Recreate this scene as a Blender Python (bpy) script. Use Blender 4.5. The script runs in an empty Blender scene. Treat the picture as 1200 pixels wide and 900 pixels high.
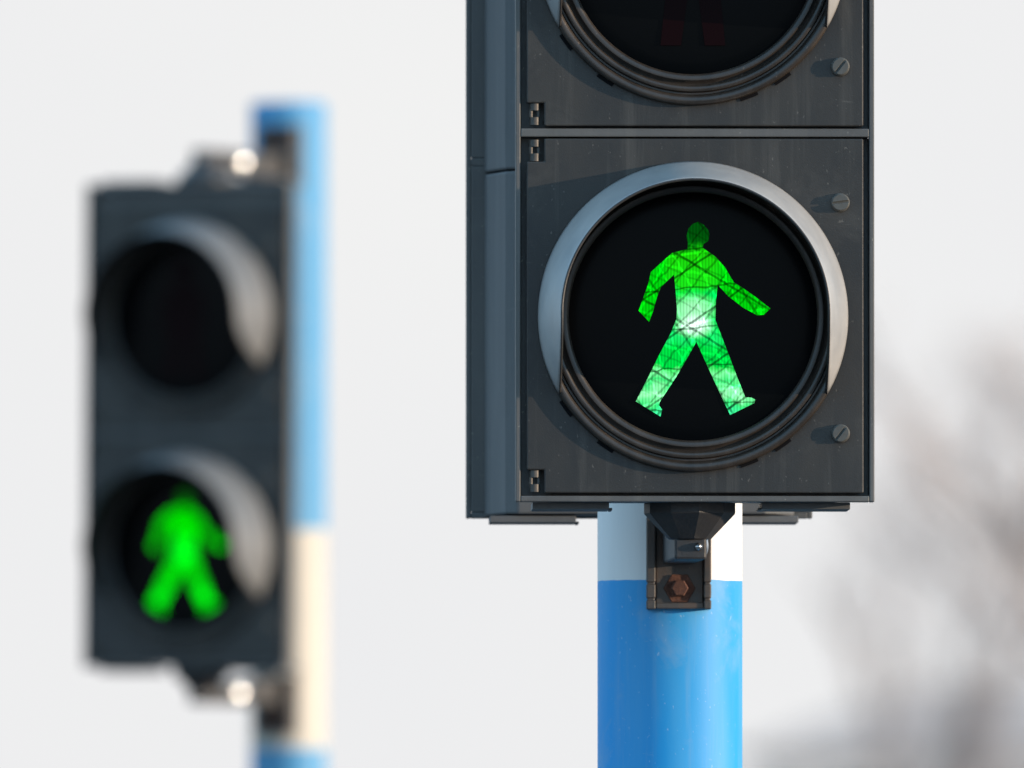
import bpy, bmesh, math, random
from mathutils import Vector, Matrix
R = math.radians
scene = bpy.context.scene
col = scene.collection
random.seed(7)

# ---------------------------------------------------------------- camera
S = 0.00065            # metres per photo pixel (1200 wide) on the plane of the near signal
D0 = 12.0              # distance to that plane
CAM_Z = 1.75
PITCH = R(2.12)
cam_d = bpy.data.cameras.new("camera")
cam = bpy.data.objects.new("camera", cam_d)
col.objects.link(cam)
cam.location = (0, 0, CAM_Z)
cam.rotation_euler = (R(90) + PITCH, 0, 0)
cam_d.sensor_width = 36
cam_d.lens = 36 * D0 / (1200 * S)
cam_d.clip_start = 0.1
cam_d.clip_end = 3000
cam_d.dof.use_dof = True
cam_d.dof.focus_distance = D0 - 0.01
cam_d.dof.aperture_fstop = (cam_d.lens / 1000) / 0.053
scene.camera = cam

def at(px, py, depth=D0):
    """photo pixel + distance along the view axis -> world point"""
    k = depth / D0 * S
    v = Vector(((px - 600) * k, (450 - py) * k, -depth))
    return Matrix.Rotation(R(90) + PITCH, 3, 'X') @ v + Vector((0, 0, CAM_Z))

# ---------------------------------------------------------------- light
SUN_AZ = R(16)         # how far the sun stands toward the camera from straight right
SUN_EL = R(6)
sun_dir = Vector((math.cos(SUN_AZ) * math.cos(SUN_EL), -math.sin(SUN_AZ) * math.cos(SUN_EL), math.sin(SUN_EL)))
sl = bpy.data.lights.new("sun", 'SUN')
sl.energy = 2.0
sl.angle = R(0.5)
sl.color = (1.0, 0.79, 0.58)
so = bpy.data.objects.new("sun", sl)
so.rotation_euler = sun_dir.to_track_quat('Z', 'Y').to_euler()
so.location = (30, -10, 12)
col.objects.link(so)

world = bpy.data.worlds.new("World")
scene.world = world
world.use_nodes = True
nt = world.node_tree
nt.nodes.clear()
N = nt.nodes.new
L = nt.links.new
sky = N('ShaderNodeTexSky')
sky.sky_type = 'NISHITA'
sky.sun_disc = False
sky.sun_elevation = SUN_EL
sky.sun_rotation = math.atan2(sun_dir.x, sun_dir.y)
sky.air_density = 1.0
sky.dust_density = 0.6
sky.ozone_density = 2.3
bg1 = N('ShaderNodeBackground')
bg1.inputs['Strength'].default_value = 0.15
L(sky.outputs[0], bg1.inputs['Color'])
# pale mist / thin cloud lying low over the horizon
tc = N('ShaderNodeTexCoord')
sep = N('ShaderNodeSeparateXYZ')
L(tc.outputs['Generated'], sep.inputs[0])
mr = N('ShaderNodeMapRange')
mr.interpolation_type = 'SMOOTHSTEP'
mr.inputs['From Min'].default_value = 0.072
mr.inputs['From Max'].default_value = 0.17
mr.inputs['To Min'].default_value = 1.0
mr.inputs['To Max'].default_value = 0.0
L(sep.outputs['Z'], mr.inputs['Value'])
noi = N('ShaderNodeTexNoise')
noi.inputs['Scale'].default_value = 11
noi.inputs['Detail'].default_value = 3
L(tc.outputs['Generated'], noi.inputs['Vector'])
cr = N('ShaderNodeValToRGB')
cr.color_ramp.elements[0].position = 0.3
cr.color_ramp.elements[0].color = (0.310, 0.311, 0.320, 1)
cr.color_ramp.elements[1].position = 0.7
cr.color_ramp.elements[1].color = (0.335, 0.335, 0.334, 1)
L(noi.outputs['Fac'], cr.inputs[0])
bg2 = N('ShaderNodeBackground')
bg2.inputs['Strength'].default_value = 1.0
L(cr.outputs[0], bg2.inputs['Color'])
# thin bluish veil over the upper sky
bg3 = N('ShaderNodeBackground')
bg3.inputs['Color'].default_value = (0.15, 0.27, 0.385, 1)
bg3.inputs['Strength'].default_value = 1.65
mv = N('ShaderNodeMixShader')
mv.inputs[0].default_value = 0.72
L(bg1.outputs[0], mv.inputs[1])
L(bg3.outputs[0], mv.inputs[2])
mx = N('ShaderNodeMixShader')
L(mr.outputs[0], mx.inputs[0])
L(mv.outputs[0], mx.inputs[1])
L(bg2.outputs[0], mx.inputs[2])
wo = N('ShaderNodeOutputWorld')
L(mx.outputs[0], wo.inputs[0])

vs = scene.view_settings
vs.view_transform = 'Standard'
vs.look = 'None'
vs.exposure = 1.4
vs.gamma = 1
scene.render.resolution_x = 1024
scene.render.resolution_y = 768

# ---------------------------------------------------------------- materials
def mat(name, base, rough=0.5, metal=0.0, spec=0.5, var=None, vscale=20, detail=5, bump=0.0, bscale=200,
        stretch=(1, 1, 1), lo=0.4, hi=0.7, rvar=0.0, ior=None):
    m = bpy.data.materials.new(name)
    m.use_nodes = True
    n = m.node_tree.nodes
    l = m.node_tree.links
    b = n['Principled BSDF']
    b.inputs['Base Color'].default_value = (*base, 1)
    b.inputs['Roughness'].default_value = rough
    b.inputs['Metallic'].default_value = metal
    b.inputs['Specular IOR Level'].default_value = spec
    if ior:
        b.inputs['IOR'].default_value = ior
    t = n.new('ShaderNodeTexCoord')
    mp = n.new('ShaderNodeMapping')
    mp.inputs['Scale'].default_value = stretch
    l.new(t.outputs['Object'], mp.inputs[0])
    if var:
        no = n.new('ShaderNodeTexNoise')
        no.inputs['Scale'].default_value = vscale
        no.inputs['Detail'].default_value = detail
        no.inputs['Roughness'].default_value = 0.65
        l.new(mp.outputs[0], no.inputs['Vector'])
        c = n.new('ShaderNodeValToRGB')
        c.color_ramp.elements[0].position = lo
        c.color_ramp.elements[0].color = (*base, 1)
        c.color_ramp.elements[1].position = hi
        c.color_ramp.elements[1].color = (*var, 1)
        l.new(no.outputs['Fac'], c.inputs[0])
        l.new(c.outputs[0], b.inputs['Base Color'])
        if rvar:
            q = n.new('ShaderNodeMapRange')
            q.inputs['To Min'].default_value = rough - rvar
            q.inputs['To Max'].default_value = rough + rvar
            q.inputs['From Min'].default_value = 0.3
            q.inputs['From Max'].default_value = 0.7
            l.new(no.outputs['Fac'], q.inputs[0])
            l.new(q.outputs[0], b.inputs['Roughness'])
    if bump:
        nb = n.new('ShaderNodeTexNoise')
        nb.inputs['Scale'].default_value = bscale
        nb.inputs['Detail'].default_value = 3
        l.new(t.outputs['Object'], nb.inputs['Vector'])
        bp = n.new('ShaderNodeBump')
        bp.inputs['Strength'].default_value = bump
        bp.inputs['Distance'].default_value = 0.001
        l.new(nb.outputs['Fac'], bp.inputs['Height'])
        l.new(bp.outputs[0], b.inputs['Normal'])
    return m

def weather(m, dust=(0.16, 0.145, 0.125), streak=0.3, specks=0.5):
    """dust patches, rain streaks, small scuffs and specks mixed over the base colour (fixed to the object)"""
    n = m.node_tree.nodes
    l = m.node_tree.links
    b = n['Principled BSDF']
    src = b.inputs['Base Color'].links[0].from_socket
    t = n.new('ShaderNodeTexCoord')
    def layer(scale, sc, lo, hi, amt, colr, detail=6, dist=0.0):
        nonlocal src
        mp = n.new('ShaderNodeMapping')
        mp.inputs['Scale'].default_value = sc
        l.new(t.outputs['Object'], mp.inputs[0])
        no = n.new('ShaderNodeTexNoise')
        no.inputs['Scale'].default_value = scale
        no.inputs['Detail'].default_value = detail
        no.inputs['Roughness'].default_value = 0.7
        no.inputs['Distortion'].default_value = dist
        l.new(mp.outputs[0], no.inputs['Vector'])
        q = n.new('ShaderNodeMapRange')
        q.inputs['From Min'].default_value = lo
        q.inputs['From Max'].default_value = hi
        q.inputs['To Max'].default_value = amt
        l.new(no.outputs['Fac'], q.inputs[0])
        mi = n.new('ShaderNodeMix')
        mi.data_type = 'RGBA'
        mi.inputs[7].default_value = (*colr, 1)
        l.new(q.outputs[0], mi.inputs[0])
        l.new(src, mi.inputs[6])
        src = mi.outputs[2]
    layer(55, (1, 1, 0.05), 0.52, 0.75, streak, dust, 5)
    layer(12, (1, 1, 1), 0.55, 0.8, 0.35, dust, 8, 0.6)
    layer(330, (1, 1, 0.6), 0.69, 0.74, specks, tuple(c * 1.9 for c in dust), 2)
    layer(38, (0.25, 1, 1.6), 0.64, 0.70, 0.35, tuple(c * 1.2 for c in dust), 9, 1.4)
    l.new(src, b.inputs['Base Color'])

M = {}
M['door'] = mat('weathered dark plastic', (0.026, 0.026, 0.026), 0.40, var=(0.048, 0.043, 0.037), vscale=9, bump=0.12, bscale=900,
                stretch=(1, 1, 0.45), lo=0.38, hi=0.72, rvar=0.06, spec=0.35)
M['housing'] = mat('housing plastic', (0.085, 0.083, 0.08), 0.5, var=(0.12, 0.116, 0.11), vscale=14, bump=0.15, bscale=700,
                   stretch=(1, 1, 0.3), spec=0.4)
M['visor_dimmed'] = mat('dimmed visor plastic', (0.14, 0.145, 0.15), 0.5, var=(0.20, 0.20, 0.195), vscale=18, spec=0.4)  # darker copy of the visor plastic, dims the sunlit crescents on the far signal
M['shell'] = mat('weathered shell plastic', (0.095, 0.096, 0.097), 0.6, var=(0.125, 0.124, 0.122), vscale=10, bump=0.15, bscale=700, stretch=(1, 1, 0.25), spec=0.4)
M['visor'] = mat('visor plastic', (0.29, 0.29, 0.288), 0.42, var=(0.38, 0.37, 0.355), vscale=18, bump=0.05, bscale=500, spec=0.45, rvar=0.06)
M['bezel'] = mat('bezel plastic', (0.020, 0.016, 0.013), 0.37, spec=0.55, var=(0.042, 0.031, 0.023), vscale=25, bump=0.08, bscale=700, rvar=0.05)
M['slot'] = mat('slot shade black', (0.006, 0.006, 0.007), 0.8, spec=0.1)
M['lens'] = mat('black lens', (0.0015, 0.002, 0.0025), 0.25, spec=0.07)
M['screw'] = mat('zinc screw', (0.10, 0.10, 0.093), 0.6, metal=0.4, var=(0.09, 0.085, 0.075), vscale=300)
M['clip'] = mat('steel hinge clip', (0.09, 0.08, 0.07), 0.55, metal=0.35, var=(0.05, 0.045, 0.04), vscale=200)
M['bracket'] = mat('aged bracket steel', (0.075, 0.073, 0.07), 0.45, metal=0.3, var=(0.12, 0.09, 0.075), vscale=60, bump=0.15, bscale=500, rvar=0.1)
M['boss'] = mat('black cast boss', (0.025, 0.025, 0.027), 0.5, var=(0.04, 0.036, 0.034), vscale=60, bump=0.2, bscale=400)
M['rust'] = mat('rusty bolt', (0.08, 0.03, 0.018), 0.8, metal=0.0, var=(0.14, 0.055, 0.03), vscale=300, bump=0.4, bscale=900)
M['chrome'] = mat('bright bolt', (0.52, 0.54, 0.56), 0.27, metal=1.0)

weather(M['door'], (0.13, 0.12, 0.105), 0.38, 0.28)
weather(M['housing'], (0.19, 0.175, 0.15), 0.3, 0.5)
weather(M['shell'], (0.18, 0.18, 0.175), 0.3, 0.2)
weather(M['visor'], (0.34, 0.31, 0.27), 0.3, 0.3)
weather(M['bezel'], (0.09, 0.07, 0.055), 0.3, 0.4)
weather(M['bracket'], (0.17, 0.10, 0.065), 0.4, 0.5)
weather(M['boss'], (0.07, 0.06, 0.05), 0.3, 0.3)

def pole_mat(name, zs, top_first_blue, blue, white):
    """zs: world heights (descending) where the paint changes colour"""
    m = mat(name, (1, 1, 1), 0.58, spec=0.45)
    n = m.node_tree.nodes
    l = m.node_tree.links
    b = n['Principled BSDF']
    g = n.new('ShaderNodeNewGeometry')
    t = n.new('ShaderNodeTexCoord')
    sp = n.new('ShaderNodeSeparateXYZ')
    l.new(g.outputs['Position'], sp.inputs[0])
    # a trace of brush wobble on the paint edges
    nz = n.new('ShaderNodeTexNoise')
    nz.inputs['Scale'].default_value = 40
    l.new(t.outputs['Object'], nz.inputs['Vector'])
    ma = n.new('ShaderNodeMath')
    ma.operation = 'MULTIPLY_ADD'
    ma.inputs[1].default_value = 0.003
    l.new(nz.outputs['Fac'], ma.inputs[0])
    l.new(sp.outputs['Z'], ma.inputs[2])
    prev = None
    for z in zs:
        gt = n.new('ShaderNodeMath')
        gt.operation = 'LESS_THAN'
        gt.inputs[1].default_value = z
        l.new(ma.outputs[0], gt.inputs[0])
        if prev is None:
            prev = gt.outputs[0]
        else:
            d = n.new('ShaderNodeMath')
            d.operation = 'SUBTRACT'
            l.new(prev, d.inputs[0])
            l.new(gt.outputs[0], d.inputs[1])
            ab = n.new('ShaderNodeMath')
            ab.operation = 'ABSOLUTE'
            l.new(d.outputs[0], ab.inputs[0])
            prev = ab.outputs[0]
    # weathering streaks
    mp = n.new('ShaderNodeMapping')
    mp.inputs['Scale'].default_value = (1, 1, 0.12)
    l.new(t.outputs['Object'], mp.inputs[0])
    st = n.new('ShaderNodeTexNoise')
    st.inputs['Scale'].default_value = 45
    st.inputs['Detail'].default_value = 6
    l.new(mp.outputs[0], st.inputs['Vector'])
    rb = n.new('ShaderNodeValToRGB')
    rb.color_ramp.elements[0].position = 0.35
    rb.color_ramp.elements[0].color = (*blue, 1)
    rb.color_ramp.elements[1].position = 0.75
    rb.color_ramp.elements[1].color = (blue[0] + 0.04, blue[1] + 0.03, blue[2] - 0.02, 1)
    rw = n.new('ShaderNodeValToRGB')
    rw.color_ramp.elements[0].position = 0.3
    rw.color_ramp.elements[0].color = (*[c * 0.93 for c in white], 1)
    rw.color_ramp.elements[1].position = 0.6
    rw.color_ramp.elements[1].color = (*white, 1)
    l.new(st.outputs['Fac'], rb.inputs[0])
    l.new(st.outputs['Fac'], rw.inputs[0])
    mixc = n.new('ShaderNodeMix')
    mixc.data_type = 'RGBA'
    l.new(prev, mixc.inputs[0])
    a, c = (rb, rw) if top_first_blue else (rw, rb)
    l.new(a.outputs[0], mixc.inputs[6])
    l.new(c.outputs[0], mixc.inputs[7])
    l.new(mixc.outputs[2], b.inputs['Base Color'])
    weather(m, (0.42, 0.44, 0.44), 0.20, 0.25)
    return m

def figure_mat(name, lit, GAIN=0.41, tint=(1, 1, 1)):
    m = bpy.data.materials.new(name)
    m.use_nodes = True
    n = m.node_tree.nodes
    l = m.node_tree.links
    n.clear()
    out = n.new('ShaderNodeOutputMaterial')
    t = n.new('ShaderNodeTexCoord')
    if not lit:
        b = n.new('ShaderNodeBsdfPrincipled')
        b.inputs['Base Color'].default_value = (0.0065, 0.0008, 0.0014, 1)
        b.inputs['Roughness'].default_value = 0.4
        b.inputs['Specular IOR Level'].default_value = 0.06
        l.new(b.outputs[0], out.inputs[0])
        return m
    mp = n.new('ShaderNodeMapping')
    mp.inputs['Scale'].default_value = (1 / S, 1 / S, 1 / S)      # back to photo pixels around the lens centre
    l.new(t.outputs['Object'], mp.inputs[0])
    sp = n.new('ShaderNodeSeparateXYZ')
    l.new(mp.outputs[0], sp.inputs[0])
    # lamp behind the lens: vertical profile
    nz = n.new('ShaderNodeTexNoise')
    nz.inputs['Scale'].default_value = 0.06
    nz.inputs['Detail'].default_value = 4
    l.new(mp.outputs[0], nz.inputs['Vector'])
    zz = n.new('ShaderNodeMath')
    zz.operation = 'MULTIPLY_ADD'
    zz.inputs[1].default_value = 34
    l.new(nz.outputs['Fac'], zz.inputs[0])
    l.new(sp.outputs['Z'], zz.inputs[2])
    mr = n.new('ShaderNodeMapRange')
    mr.inputs['From Min'].default_value = -115 + 17
    mr.inputs['From Max'].default_value = 115 + 17
    l.new(zz.outputs[0], mr.inputs[0])
    cr = n.new('ShaderNodeValToRGB')
    e = cr.color_ramp.elements
    e[0].position = 0.0
    e[0].color = (0.05, 0.95, 0.35, 1)
    e[1].position = 1.0
    e[1].color = (0.0, 0.08, 0.004, 1)
    def pos(y):   # photo row -> ramp position
        return ((371 - y) + 115) / 230
    for y, c in ((476, (0.04, 0.85, 0.20)), (462, (0.34, 1.15, 0.50)), (450, (0.04, 0.80, 0.18)), (440, (0.22, 1.1, 0.38)), (429, (0.0, 0.70, 0.06)), (410, (0.0, 0.70, 0.055)),
                 (394, (0.01, 0.85, 0.16)), (350, (0.0, 0.80, 0.10)), (335, (0.01, 0.75, 0.01)), (300, (0.01, 0.62, 0.003)), (285, (0.0, 0.11, 0.003)), (275, (0.0, 0.075, 0.003))):
        k = e.new(pos(y))
        k.color = (*c, 1)
    l.new(mr.outputs[0], cr.inputs[0])
    # hot spot
    def hot(cx, cz, rx, rz):
        mm = n.new('ShaderNodeMapping')
        mm.vector_type = 'POINT'
        mm.inputs['Scale'].default_value = (1 / rx, 0, 1 / rz)
        mm.inputs['Location'].default_value = (-cx / rx, 0, -cz / rz)
        l.new(mp.outputs[0], mm.inputs[0])
        ln = n.new('ShaderNodeVectorMath')
        ln.operation = 'LENGTH'
        l.new(mm.outputs[0], ln.inputs[0])
        q = n.new('ShaderNodeMapRange')
        q.interpolation_type = 'SMOOTHSTEP'
        q.inputs['From Min'].default_value = 0.15
        q.inputs['From Max'].default_value = 1.0
        q.inputs['To Min'].default_value = 1.0
        q.inputs['To Max'].default_value = 0.0
        l.new(ln.outputs['Value'], q.inputs[0])
        return q.outputs[0]
    # outstretched arms sit away from the lamp: plain green
    ax_ = n.new('ShaderNodeMath'); ax_.operation = 'ABSOLUTE'
    l.new(sp.outputs['X'], ax_.inputs[0])
    am = n.new('ShaderNodeMapRange'); am.interpolation_type = 'SMOOTHSTEP'
    am.inputs['From Min'].default_value = 22; am.inputs['From Max'].default_value = 38
    l.new(ax_.outputs[0], am.inputs[0])
    bm_ = n.new('ShaderNodeMapRange'); bm_.interpolation_type = 'SMOOTHSTEP'
    bm_.inputs['From Min'].default_value = -32; bm_.inputs['From Max'].default_value = -12
    l.new(sp.outputs['Z'], bm_.inputs[0])
    cm = n.new('ShaderNodeMath'); cm.operation = 'MULTIPLY'
    l.new(am.outputs[0], cm.inputs[0]); l.new(bm_.outputs[0], cm.inputs[1])
    arms = n.new('ShaderNodeMix'); arms.data_type = 'RGBA'
    arms.inputs[7].default_value = (0.0, 0.62, 0.004, 1)
    l.new(cm.outputs[0], arms.inputs[0]); l.new(cr.outputs[0], arms.inputs[6])
    h1 = hot(1, -11, 27, 17)
    h2 = hot(0, 8, 34, 22)
    hm = n.new('ShaderNodeMath')
    hm.operation = 'MULTIPLY_ADD'
    hm.inputs[1].default_value = 0.45
    hm.use_clamp = True
    l.new(h2, hm.inputs[0])
    l.new(h1, hm.inputs[2])
    mxc = n.new('ShaderNodeMix')
    mxc.data_type = 'RGBA'
    mxc.inputs[7].default_value = (0.80, 1.25, 0.95, 1)
    l.new(hm.outputs[0], mxc.inputs[0])
    l.new(arms.outputs[2], mxc.inputs[6])
    # facets of the prism lens: fine vertical ribs plus crossing bright and dark seams
    wv = n.new('ShaderNodeTexWave')
    wv.wave_type = 'BANDS'
    wv.bands_direction = 'X'
    wv.inputs['Scale'].default_value = 0.085
    wv.inputs['Distortion'].default_value = 0.4
    l.new(mp.outputs[0], wv.inputs['Vector'])
    wr = n.new('ShaderNodeMapRange')
    wr.inputs['To Min'].default_value = 0.74
    wr.inputs['To Max'].default_value = 1.12
    l.new(wv.outputs['Fac'], wr.inputs[0])
    acc = wr.outputs[0]
    # long straight seams: (angle, spacing, width, gain, phase)
    for ang, per, wid, gain, ph, dist in ((34, 27, 0.07, 0.30, 3, 1.5), (-31, 33, 0.06, 0.35, 11, 1.5), (12, 41, 0.05, 1.7, 5, 3),
                                          (-14, 15, 0.16, 1.35, 2, 6), (63, 36, 0.05, 1.6, 9, 3), (-58, 43, 0.045, 0.45, 17, 3), (48, 9, 0.2, 0.55, 6, 5), (-66, 11, 0.16, 1.5, 4, 6), (5, 23, 0.06, 0.4, 8, 4), (-24, 8, 0.22, 0.72, 1, 5)):
        mm = n.new('ShaderNodeMapping')
        mm.inputs['Rotation'].default_value = (0, R(ang), 0)
        mm.inputs['Location'].default_value = (0, 0, ph)
        l.new(mp.outputs[0], mm.inputs[0])
        nn = n.new('ShaderNodeTexNoise')
        nn.inputs['Scale'].default_value = 0.035
        nn.inputs['Detail'].default_value = 2
        l.new(mm.outputs[0], nn.inputs['Vector'])
        s1 = n.new('ShaderNodeSeparateXYZ')
        l.new(mm.outputs[0], s1.inputs[0])
        a1 = n.new('ShaderNodeMath'); a1.operation = 'MULTIPLY_ADD'; a1.inputs[1].default_value = dist * 2.5
        l.new(nn.outputs['Fac'], a1.inputs[0]); l.new(s1.outputs['Z'], a1.inputs[2])
        a2 = n.new('ShaderNodeMath'); a2.operation = 'DIVIDE'; a2.inputs[1].default_value = per
        l.new(a1.outputs[0], a2.inputs[0])
        a3 = n.new('ShaderNodeMath'); a3.operation = 'PINGPONG'; a3.inputs[1].default_value = 1.0
        l.new(a2.outputs[0], a3.inputs[0])
        q = n.new('ShaderNodeMapRange')
        q.inputs['From Min'].default_value = wid * 0.4
        q.inputs['From Max'].default_value = wid
        q.inputs['To Min'].default_value = gain
        q.inputs['To Max'].default_value = 1.0
        l.new(a3.outputs[0], q.inputs[0])
        pm = n.new('ShaderNodeMath'); pm.operation = 'MULTIPLY'
        l.new(acc, pm.inputs[0]); l.new(q.outputs[0], pm.inputs[1])
        acc = pm.outputs[0]
    gainn = n.new('ShaderNodeMath'); gainn.operation = 'MULTIPLY'; gainn.inputs[1].default_value = GAIN
    l.new(acc, gainn.inputs[0])
    p2 = gainn
    em = n.new('ShaderNodeEmission')
    tn = n.new('ShaderNodeVectorMath'); tn.operation = 'MULTIPLY'
    tn.inputs[1].default_value = tint
    l.new(mxc.outputs[2], tn.inputs[0])
    l.new(tn.outputs[0], em.inputs['Color'])
    l.new(p2.outputs[0], em.inputs['Strength'])
    l.new(em.outputs[0], out.inputs[0])
    return m
M['green'] = figure_mat('lit green lens', True)
M['green_far'] = figure_mat('lit green lens of the far signal', True, 0.5, (0.0, 1.0, 0.02))
M['red'] = figure_mat('unlit red lens', False)

# ---------------------------------------------------------------- mesh helpers (px units scaled by S)
def box(bm, x0, x1, y0, y1, z0, z1):
    v = [bm.verts.new((x, y, z)) for x in (x0, x1) for y in (y0, y1) for z in (z0, z1)]
    for f in ((0, 1, 3, 2), (4, 6, 7, 5), (0, 4, 5, 1), (2, 3, 7, 6), (0, 2, 6, 4), (1, 5, 7, 3)):
        bm.faces.new([v[i] for i in f])

def prism(bm, pts, y0, y1):
    """pts in (x,z), extruded along y"""
    a = [bm.verts.new((x, y0, z)) for x, z in pts]
    b = [bm.verts.new((x, y1, z)) for x, z in pts]
    bm.faces.new(a)
    bm.faces.new(b[::-1])
    k = len(pts)
    for i in range(k):
        bm.faces.new((a[i], a[(i + 1) % k], b[(i + 1) % k], b[i]))

def tube(bm, pts, rad, seg=16, cap=True):
    """round bar through points with a radius each"""
    rings = []
    for i, p in enumerate(pts):
        p = Vector(p)
        d = (Vector(pts[min(i + 1, len(pts) - 1)]) - Vector(pts[max(i - 1, 0)])).normalized()
        u = d.cross(Vector((0.13, 0.99, 0.07)))
        if u.length < 0.15:
            u = d.cross(Vector((1, 0, 0)))
        u.normalize()
        w = d.cross(u)
        rr = rad[i] if isinstance(rad, (list, tuple)) else rad
        rings.append([bm.verts.new(p + (u * math.cos(2 * math.pi * k / seg) + w * math.sin(2 * math.pi * k / seg)) * rr) for k in range(seg)])
    for a, b in zip(rings, rings[1:]):
        for k in range(seg):
            bm.faces.new((a[k], a[(k + 1) % seg], b[(k + 1) % seg], b[k]))
    if cap:
        bm.faces.new(rings[0][::-1])
        bm.faces.new(rings[-1])

def revolve_y(bm, prof, cx, cz, y0, seg=160, a0=0, a1=2 * math.pi):
    """prof: (radius, height toward the viewer); axis along y"""
    full = abs(a1 - a0 - 2 * math.pi) < 1e-6
    n = seg if full else seg + 1
    rows = []
    for r, h in prof:
        rows.append([bm.verts.new((cx + r * math.cos(a0 + (a1 - a0) * k / seg), y0 - h, cz + r * math.sin(a0 + (a1 - a0) * k / seg))) for k in range(n)])
    for a, b in zip(rows, rows[1:]):
        for k in range(seg):
            bm.faces.new((a[k], a[(k + 1) % n], b[(k + 1) % n], b[k]))

def obj(name, bm, m, parent=None, smooth=False, bevel=0, scale=S, origin=(0, 0, 0), solid=0, seg=2):
    o3 = Vector(origin)
    for v in bm.verts:
        v.co = (v.co - o3) * scale
    bmesh.ops.recalc_face_normals(bm, faces=bm.faces)
    me = bpy.data.meshes.new(name)
    bm.to_mesh(me)
    bm.free()
    me.materials.append(m)
    if smooth:
        for p in me.polygons:
            p.use_smooth = True
        me.set_sharp_from_angle(angle=R(smooth if smooth is not True else 35))
    o = bpy.data.objects.new(name, me)
    col.objects.link(o)
    o.location = o3 * scale
    if parent:
        o.parent = parent
    if solid:
        q = o.modifiers.new('solid', 'SOLIDIFY')
        q.thickness = solid * scale
        q.offset = -1
    if bevel:
        q = o.modifiers.new('bevel', 'BEVEL')
        q.width = bevel * scale
        q.segments = seg
        q.limit_method = 'ANGLE'
        q.angle_limit = R(40)
        q.harden_normals = False
    return o

def thing(name, label, cat, loc=(0, 0, 0), rz=0, group=None):
    o = bpy.data.objects.new(name, None)
    o.empty_display_size = 0.1
    col.objects.link(o)
    o.location = loc
    o.rotation_euler = (0, 0, rz)
    o['label'] = label
    o['category'] = cat
    if group:
        o['group'] = group
    return o

def tag(o, label=None, cat=None, kind=None, group=None):
    if label: o['label'] = label
    if cat: o['category'] = cat
    if kind: o['kind'] = kind
    if group: o['group'] = group

# ---------------------------------------------------------------- ground
bm = bmesh.new()
box(bm, -1500, 1500, -400, 2600, -0.5, 0)
gm = mat('grey asphalt', (0.07, 0.068, 0.065), 0.9, var=(0.12, 0.115, 0.11), vscale=0.6, bump=0.3, bscale=60)
g = obj('ground', bm, gm, scale=1)
tag(g, 'flat grey paved ground', 'ground', 'structure')

# ---------------------------------------------------------------- signal head
HW = 210.5            # half width
HH = 898              # height of the whole head
LX = -2.5             # lens centre
SECT = (217, 647)     # lens heights
GREEN_MAN = [(316, 30), (340, 44), (358, 66), (363, 84), (358, 112), (338, 124), (334, 140), (352, 153), (388, 178), (428, 222), (452, 264), (466, 286),
             (505, 311), (562, 351), (620, 397), (592, 423), (564, 425), (505, 393), (444, 346), (398, 297), (390, 362), (388, 446),
             (432, 560), (482, 692), (514, 771), (540, 773), (556, 781), (552, 796), (450, 846), (404, 748), (358, 648), (308, 537),
             (226, 680), (152, 793), (150, 806), (163, 824), (156, 853), (52, 789), (100, 696), (152, 590), (200, 500), (224, 440),
             (226, 400), (221, 330), (213, 254), (158, 306), (141, 350), (124, 412), (108, 453), (64, 406), (84, 350), (104, 296), (116, 243),
             (160, 203), (206, 162), (270, 146), (272, 120), (266, 92), (274, 60), (292, 40)]
RED_MAN = [(0, 112), (16, 106), (24, 92), (22, 76), (12, 66), (12, 60), (34, 54), (42, 40), (44, -20), (36, -22), (32, 24), (28, 24), (30, -20), (33, -62),
           (38, -112), (14, -112), (3, -30), (-3, -30), (-14, -112), (-38, -112), (-33, -62), (-30, -20), (-28, 24), (-32, 24), (-36, -22), (-44, -20),
           (-42, 40), (-34, 54), (-12, 60), (-12, 66), (-22, 76), (-24, 92), (-16, 106)]

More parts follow.
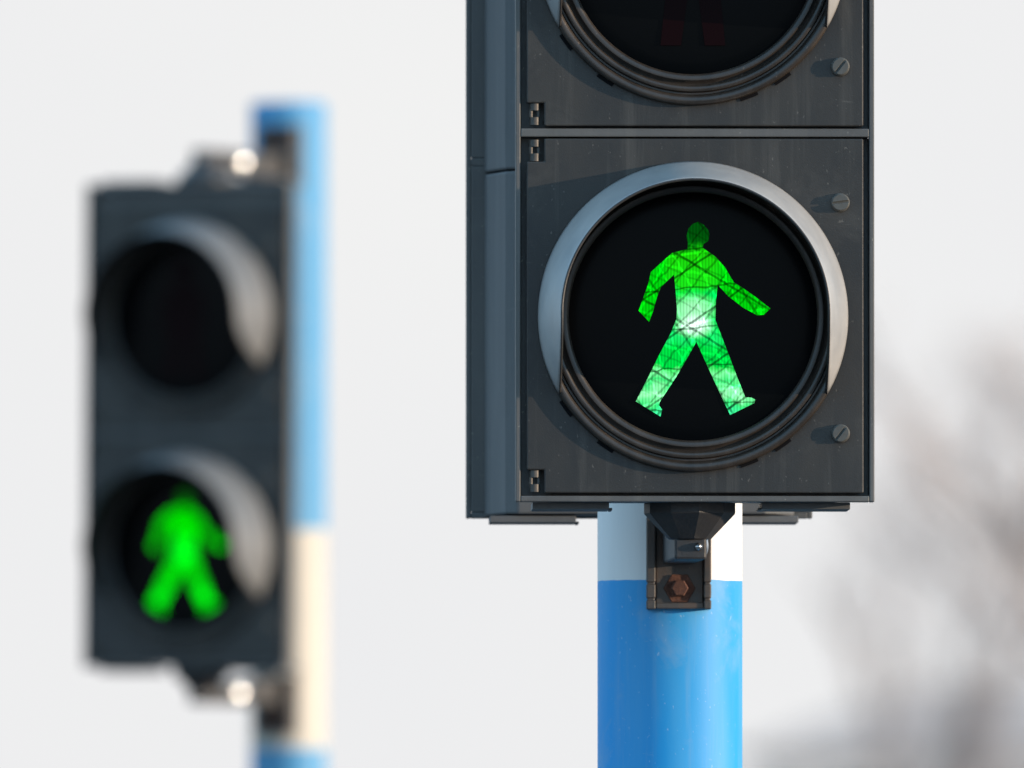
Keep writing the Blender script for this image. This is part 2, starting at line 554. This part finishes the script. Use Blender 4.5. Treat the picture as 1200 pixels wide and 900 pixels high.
def make_head():
    t = thing('pedestrian_signal', '', 'traffic signal')
    # housing: front frame, recess floor, deeper back box, two feet and two top pads
    bm = bmesh.new()
    box(bm, -HW, -HW + 6, 0, 26, 0, HH)
    box(bm, HW - 6, HW, 0, 26, 0, HH)
    box(bm, -HW + 6, HW - 6, 0.0, 26, 0, 7)
    box(bm, -HW + 6, HW - 6, 0.0, 26, HH - 7, HH)
    box(bm, -HW + 6, HW - 6, 0.0, 26, 428, 438)
    box(bm, -HW + 6, HW - 6, 20, 26, 7, 428)
    box(bm, -HW + 6, HW - 6, 20, 26, 438, HH - 7)
    h = obj('housing', bm, M['housing'], t, bevel=1.3)
    bm = bmesh.new()
    prism_z = [(-HW + 22, 26.3), (HW - 22, 26.3), (HW - 25, 50), (HW - 46, 118), (HW - 60, 131), (-HW + 60, 131), (-HW + 46, 118), (-HW + 25, 50)]
    for z0, z1 in ((2, 417.5), (419.5, HH - 2)):
        a = [bm.verts.new((x, y, z0)) for x, y in prism_z]
        b = [bm.verts.new((x, y, z1)) for x, y in prism_z]
        bm.faces.new(a[::-1]); bm.faces.new(b)
        for i in range(len(a)):
            bm.faces.new((a[i], a[(i + 1) % 8], b[(i + 1) % 8], b[i]))
    bb = obj('rear_shell', bm, M['shell'], t, bevel=3)
    for (x0, x1, s0, s1) in ((-190, -100, -100, -96), (79, 183, 74, 79)):
        for zz, sg in ((0, -1), (HH, 1)):
            bm = bmesh.new()
            box(bm, x0, x1, 27, 126, min(zz, zz + sg * 8), max(zz, zz + sg * 8))
            tip = x0 - 4 if s0 <= x0 and x0 > 0 else x1 + 4
            xa, xb = (tip, x0 - 0.05) if tip < x0 else (x1 + 0.05, tip)
            box(bm, xa, xb, 40, 100, min(zz + sg * 6, zz + sg * 9), max(zz + sg * 6, zz + sg * 9))
            obj('mounting_pad', bm, M['shell'], t, bevel=0.8)
    for k, lz in enumerate(SECT):
        z0, z1 = (10, 426) if k == 0 else (440.5, 856.5)
        # door plate with notched hinge corners
        bm = bmesh.new()
        x0, x1 = -197.5, 197.5
        nx = -177
        pts = [(nx, z0), (x1, z0), (x1, z1), (nx, z1), (nx, z1 - 27), (x0, z1 - 27), (x0, z0 + 27), (nx, z0 + 27)]
        prism(bm, pts, -3, 10)
        d = obj('door', bm, M['door'], t, bevel=1.8, seg=3)
        # bezel
        bm = bmesh.new()
        prof = [(145, 5), (147, 11), (150, 13.5), (153, 13), (155.5, 5), (158, 4), (160, 14), (163, 16), (166, 14), (167.5, 5), (169.5, 5),
                (172, 16), (175, 19), (179, 19), (181.5, 16), (182, 12), (182.3, 2)]
        prof = [(r, 4 + (h - 4) * 0.62) for r, h in prof]
        revolve_y(bm, prof, LX, lz, 0, seg=200)
        obj('bezel_ring', bm, M['bezel'], d, smooth=50)
        for a in (-144, -124, -69, -55):
            bm = bmesh.new()
            a = R(a)
            w = R(3.4)
            revolve_y(bm, [(181.8, 1.5), (181.8, 4.5), (186, 4.5), (186, 1.5)], LX, lz, 0, seg=8, a0=a - w, a1=a + w)
            obj('slot_shade_arc', bm, M['slot'], d)  # solid near-black arc, paints the shade of an open slot
        # lens
        bm = bmesh.new()
        prof = [(146 * q, 5.5 + 3.5 * math.sqrt(max(0, 1 - q * q))) for q in (1.0, 0.97, 0.9, 0.8, 0.65, 0.5, 0.3, 0.1)]
        revolve_y(bm, prof, LX, lz, 0, seg=120)
        bmesh.ops.holes_fill(bm, edges=[e for e in bm.edges if e.is_boundary and (e.verts[0].co.xz - Vector((LX, lz))).length < 20])
        obj('lens', bm, M['lens'], d, smooth=60)
        # figure
        bm = bmesh.new()
        if k == 0:
            pts = [(730 + x / 3.6 - 814.5 + 0.4, 588 - (250 + y / 3.6) - 1.5) for x, y in GREEN_MAN]
            nm = 'walking_figure'
        else:
            pts = [(LX + x, lz + z) for x, z in RED_MAN]
            nm = 'standing_figure'
        prism(bm, pts, -9.9, -9.3)
        f = obj(nm, bm, M['green'] if k == 0 else M['red'], d, origin=(LX, -9.5, lz))
        f['label'] = 'lit green walking figure' if k == 0 else 'dark unlit red standing figure'
        # cut-away visor: tapered shell, open below
        bm = bmesh.new()
        LEN = 106
        nt_, na = 14, 96
        rows = []
        for i in range(nt_ + 1):
            q = i / nt_
            r = 182.0 - 25 * q
            ph = math.acos(min(1, 157 / r))
            hh = 10 + LEN * q
            row = []
            for j in range(na + 1):
                a = -ph + (math.pi + 2 * ph) * j / na
                row.append(bm.verts.new((LX + r * math.cos(a), -hh, lz + r * math.sin(a))))
            rows.append(row)
        for a, b in zip(rows, rows[1:]):
            for j in range(na):
                bm.faces.new((a[j], a[j + 1], b[j + 1], b[j]))
        vz = obj('visor', bm, M['visor'], d, smooth=60, solid=3)
        vz.data.materials.append(M['boss'])
        vz.modifiers['solid'].material_offset = 1
        vz.modifiers['solid'].material_offset_rim = 1
        # screws
        for sx, sz in ((170.5, z1 - 75), (170.5, z0 + 70)):
            bm = bmesh.new()
            revolve_y(bm, [(0.01, 8), (10.5, 8), (11, 6.5), (11, -2)], sx, sz, 0, seg=28)
            for sgn in (1, -1):
                n = 12
                tl = 0.12 if sz > lz else 0.9
                pp = []
                for j in range(n + 1):
                    a = math.pi * j / n
                    x, z = 9.6 * math.cos(a), 1.2 + 8.2 * math.sin(a)
                    z *= sgn
                    pp.append((sx + x * math.cos(tl) - z * math.sin(tl), sz + x * math.sin(tl) + z * math.cos(tl)))
                prism(bm, pp, -11, -7.9)
            obj('screw', bm, M['screw'], d, bevel=0.7)
        # hinge clips in the notches
        for zc, up in ((z0 + 14, 1), (z1 - 14, -1)):
            bm = bmesh.new()
            cx = -189
            tube(bm, [(cx + 1, 4, zc - 12.5), (cx + 1, 4, zc - 3.5)], 6.2, 20)
            tube(bm, [(cx + 1, 4, zc + 4.5), (cx + 1, 4, zc + 12.5)], 6.2, 20)
            tube(bm, [(cx - 3.5, 2, zc - 3.6), (cx - 3.5, 2, zc + 4.6)], 2.4, 12)
            box(bm, cx + 4, cx + 6.5, 2, 9, zc - 3.6, zc + 4.6)
            obj('hinge_clip', bm, M['clip'], d)
    return t

def bracket(head, pole_w, prad):
    """stepped boss under (and above) the head, arm back to the pole, channel clamp with bolt"""
    bpy.context.view_layer.update()
    loc = head.matrix_world.inverted() @ Vector((pole_w.x, pole_w.y, head.location.z))
    px, py = loc.x / S, loc.y / S
    pr = prad / S
    cx, cy = -4.0, 82
    for zz, sg in ((0, -1), (HH, 1)):
        def Z(v):
            return zz + sg * v
        # direction to the pole, clamp frame
        bx = px + 8
        fy = py - pr          # front face of the pole
        bm = bmesh.new()
        # tapered boss
        tube(bm, [(cx, cy, Z(-1)), (cx, cy, Z(12)), (cx - 0, cy, Z(42))], [54, 54, 25], 10)
        br = obj('mounting_boss', bm, M['boss'], head, bevel=1.2)
        # arm
        bm = bmesh.new()
        d = Vector((bx - cx, fy - cy - 6, 0))
        L_ = d.length
        d.normalize()
        w = Vector((-d.y, d.x, 0))
        pts = []
        for s_, hwid in ((-18, 19), (L_, 19)):
            for sd in (-1, 1):
                for hz in (10 if s_ > 0 else 40, 66):
                    p = Vector((cx, cy, 0)) + d * s_ + w * hwid * sd
                    pts.append(bm.verts.new((p.x, p.y, Z(hz))))
        for f in ((0, 1, 3, 2), (4, 6, 7, 5), (0, 4, 5, 1), (2, 3, 7, 6), (0, 2, 6, 4), (1, 5, 7, 3)):
            bm.faces.new([pts[i] for i in f])
        arm = obj('bracket_arm', bm, M['boss'], head, bevel=3)
        bm = bmesh.new()
        c = Vector((cx, cy, 0)) - d * 18.5 + w * (-9 if w.x < 0 else 9)
        revolve_y(bm, [(0.01, 8), (2.4, 7.2), (4.2, 5), (5, 2), (5, -2)], c.x, Z(51), c.y, seg=20)
        obj('bolt', bm, M['chrome'], arm, smooth=True)
        # side bolt with a bright domed head
        bm = bmesh.new()
        mid = Vector((cx, cy, 0)) + d * (L_ * 0.42)
        # shallow polished cap, turned toward the front right
        CR = 36.0
        ax_ = Vector((math.sin(R(66)), -math.cos(R(66)), 0.05)).normalized()
        uu = ax_.cross(Vector((0, 0, 1))).normalized()
        vv = uu.cross(ax_)
        cc = Vector((mid.x + 19, mid.y - 4, Z(46)))
        rows = []
        for rr_, hh_ in ((13, -6), (13, 4), (11.5, None), (9, None), (6, None), (3, None), (0.3, None)):
            q = hh_ if hh_ is not None else 4 + math.sqrt(CR * CR - rr_ * rr_) - math.sqrt(CR * CR - 12 * 12)
            rows.append([bm.verts.new(cc + ax_ * q + (uu * math.cos(k * math.pi / 12) + vv * math.sin(k * math.pi / 12)) * rr_) for k in range(24)])
        for a, b in zip(rows, rows[1:]):
            for k in range(24):
                bm.faces.new((a[k], a[(k + 1) % 24], b[(k + 1) % 24], b[k]))
        bm.faces.new(rows[-1])
        obj('bolt', bm, M['chrome'], arm, smooth=40)
        # channel clamp on the pole
        bm = bmesh.new()
        x0, x1 = bx - 38.5, bx + 38.5
        def zb(a, b):
            return (min(Z(a), Z(b)), max(Z(a), Z(b)))
        box(bm, x0 + 11, x1 - 9, fy - 4, fy + 3, *zb(10, 119))
        for a, b in ((10, 88), (90, 107), (109, 120)):
            box(bm, x0, x0 + 10.8, fy - 16, fy + 40, *zb(a, b))
            box(bm, x1 - 8.8, x1, fy - 16, fy + 40, *zb(a, b))
        box(bm, x0 + 1, x0 + 10, fy - 14, fy + 38, *zb(11, 119))
        box(bm, x1 - 8, x1 - 1, fy - 14, fy + 38, *zb(11, 119))
        box(bm, x0 + 10.85, x1 - 8.85, fy - 13, fy - 4.1, *zb(112, 119.5))
        cl = obj('pole_clamp', bm, M['bracket'], head, bevel=1.5)
        bm = bmesh.new()
        revolve_y(bm, [(0.01, 15), (9.5, 15), (10.5, 13), (10.5, 4.2), (19, 4.2), (19, 2)], bx + 1, Z(95), fy - 3, seg=6 if sg < 0 else 6)
        obj('bolt', bm, M['rust'], cl, bevel=0.8)
        # strap round the pole
        bm = bmesh.new()
        n = 40
        pa = [(px + (pr + 2) * math.cos(2 * math.pi * k / n), py + (pr + 2) * math.sin(2 * math.pi * k / n)) for k in range(n)]

def copy_tree(o, parent=None):
    c = o.copy()
    col.objects.link(c)
    c.parent = parent
    for ch in list(o.children):
        copy_tree(ch, c)
    return c

def make_pole(name, label, px, depth, py_ref, rad, top_z, zs, blue_top, group, blue=(0.006, 0.30, 0.68), white=(0.76, 0.745, 0.72)):
    p = at(px, py_ref, depth)
    t = thing(name, label, 'pole', (p.x, p.y, 0), 0, group)
    bm = bmesh.new()
    seg = 96
    z0, z1 = 0.0, top_z
    tube(bm, [(0, 0, z0), (0, 0, z1 * 0.33), (0, 0, z1 * 0.66), (0, 0, z1)], rad, seg)
    obj('shaft', bm, pole_mat('painted ' + name + str(round(rad, 3)), zs, blue_top, blue, white), t, smooth=40, scale=1, bevel=0.003)
    bm = bmesh.new()
    tube(bm, [(0, 0, 0.004), (0, 0, 0.03)], rad * 1.9, 32)
    obj('base_flange', bm, M['bracket'], t, scale=1, bevel=0.003)
    return t, Vector((p.x, p.y, 0))

# near pair, back to back on one pole
head = make_head()
copies = [copy_tree(head), copy_tree(head)]

d_pole = D0 + 0.232
z_band = at(785, 677, d_pole - 0.055).z
pole1, pole1_w = make_pole('striped_pole', 'blue and white painted pole rising behind the sharp near signal', 785, d_pole, 700,
                           85 * S * 1.017, at(785, -420, d_pole).z,
                           [z_band + 411 * S * 2, z_band + 411 * S + 0.0, z_band], False, 'signal poles')
b0 = at(814.5, 588)
head.location = b0
head.rotation_euler = (0, 0, R(1.0))
head['label'] = 'sharp near pedestrian signal with its front and green walking figure turned to the viewer'
head['group'] = 'pedestrian signals'
rear = copies[0]
rb = at(748.5, 608, D0 + 0.46)
rear.location = rb
rear.rotation_euler = (0, 0, R(181.0))
rear['label'] = 'signal turned away, its plain back and feet showing behind the sharp near signal'
rear['group'] = 'pedestrian signals'

# far signal
K2 = 1.58
d2 = D0 * K2
h2 = copies[1]
h2.location = at(217, 782, d2)
h2.rotation_euler = (0, R(0.35), R(-24))
h2['label'] = 'blurred far pedestrian signal facing slightly left with a glowing green figure'
h2['group'] = 'pedestrian signals'
bpy.context.view_layer.update()
ax = Matrix.Rotation(R(-24), 3, 'Z') @ Vector((0, 0.246, 0))
d_p2 = d2 + ax.y
p2_mid = 338
rad2 = 45 * S * K2
pole2, pole2_w = make_pole('striped_pole', 'blurred blue and white painted pole beside the far signal', p2_mid, d_p2, 450,
                           rad2, at(p2_mid, 120, d_p2).z,
                           [at(p2_mid, 620, d_p2).z, at(p2_mid, 876, d_p2).z], True, 'signal poles', (0.06, 0.29, 0.53), (0.60, 0.545, 0.46))
for ch in h2.children_recursive:
    if ch.name.startswith('walking_figure'):
        ch.data = ch.data.copy()
        ch.data.materials[0] = M['green_far']
    if ch.name.startswith('visor'):
        ch.data = ch.data.copy()
        ch.data.materials[0] = M['visor_dimmed']
bracket(head, pole1_w, 85 * S)
bracket(rear, pole1_w, 85 * S)
bracket(h2, pole2_w, rad2)

# ---------------------------------------------------------------- far background: bare trees and a pale block, colours paled in place of haze
bark = mat('bare winter bark', (0.27, 0.235, 0.215), 0.9, var=(0.34, 0.29, 0.265), vscale=3)
twig = mat('reddish winter twigs', (0.33, 0.265, 0.24), 0.9)

def bare_tree(px, depth, height, spread, label, density=1.0, seed=1):
    rnd = random.Random(seed)
    p = at(px, 900, depth)
    t = thing('bare_tree', label, 'tree', (p.x, p.y, 0), rnd.random() * 6, 'bare trees far behind')
    tb = bmesh.new()
    cb = bmesh.new()
    def grow(bm_, p0, d, ln, r, lev):
        p1 = p0 + d * ln * 0.5 + Vector((rnd.uniform(-1, 1), rnd.uniform(-1, 1), 0)) * ln * 0.05
        p2 = p1 + (d + Vector((rnd.uniform(-1, 1), rnd.uniform(-1, 1), rnd.uniform(0, .5))) * 0.15).normalized() * ln * 0.5
        tube(bm_, [p0, p1, p2], [r, r * 0.8, r * 0.6], 7 if lev < 2 else (4 if lev < 4 else 3), cap=False)
        if lev >= 5:
            return
        n = (4, 5, 5, 4, 4)[lev]
        if lev > 1:
            n = max(2, int(n * density + 0.5))
        for i in range(n):
            a = rnd.uniform(0.35, 0.95)
            q = rnd.uniform(0.35, 1.0)
            base = p0.lerp(p2, q)
            az = rnd.uniform(0, 2 * math.pi)
            side = Vector((math.cos(az), math.sin(az), 0))
            nd = (d * math.cos(a) + side * math.sin(a) * spread + Vector((0, 0, 0.15))).normalized()
            grow(cb if lev >= 1 else tb, base, nd, ln * rnd.uniform(0.5, 0.72), r * 0.50, lev + 1)
    grow(tb, Vector((0, 0, 0)), Vector((0, 0, 1)), height * 0.46, height * 0.016, 0)
    obj('trunk', tb, bark, t, scale=1)
    obj('crown', cb, twig, t, scale=1)
    return t
bare_tree(1295, 105, 7.2, 1.0, 'tallest bare tree at the right edge, dark and strongly blurred', 0.85, 3)
bare_tree(1055, 120, 5.6, 0.6, 'smaller bare brownish tree low behind the blue pole', 0.6, 11)
bare_tree(1175, 150, 6.2, 1.1, 'bare tree between the two darker trees', 0.6, 21)

# pale low building behind the trees
bwall = mat('pale render', (0.74, 0.70, 0.67), 0.9, var=(0.78, 0.74, 0.71), vscale=0.5)
broof = mat('grey brown roof', (0.60, 0.55, 0.53), 0.85)
bglass = mat('window glass', (0.10, 0.11, 0.13), 0.1)
bp = at(1180, 900, 260)
bt = thing('pale_building', 'pale two storey building with a brown roof, blurred at lower right', 'building', (bp.x, bp.y, 0))
bm = bmesh.new()
box(bm, -4, 12, 0, 9, 0, 5.2)
obj('wall', bm, bwall, bt, scale=1)
bm = bmesh.new()
prism(bm, [(-4.5, 5.22), (12.5, 5.22), (9.5, 6.4), (-1.5, 6.4)], -0.4, 9.4)
obj('roof', bm, broof, bt, scale=1)
for i in range(5):
    for zz in (1.0, 3.6):
        bm = bmesh.new()
        box(bm, -2.8 + i * 3.1, -1.6 + i * 3.1, -0.05, 0.1, zz, zz + 1.1)
        obj('window', bm, bglass, bt, scale=1)
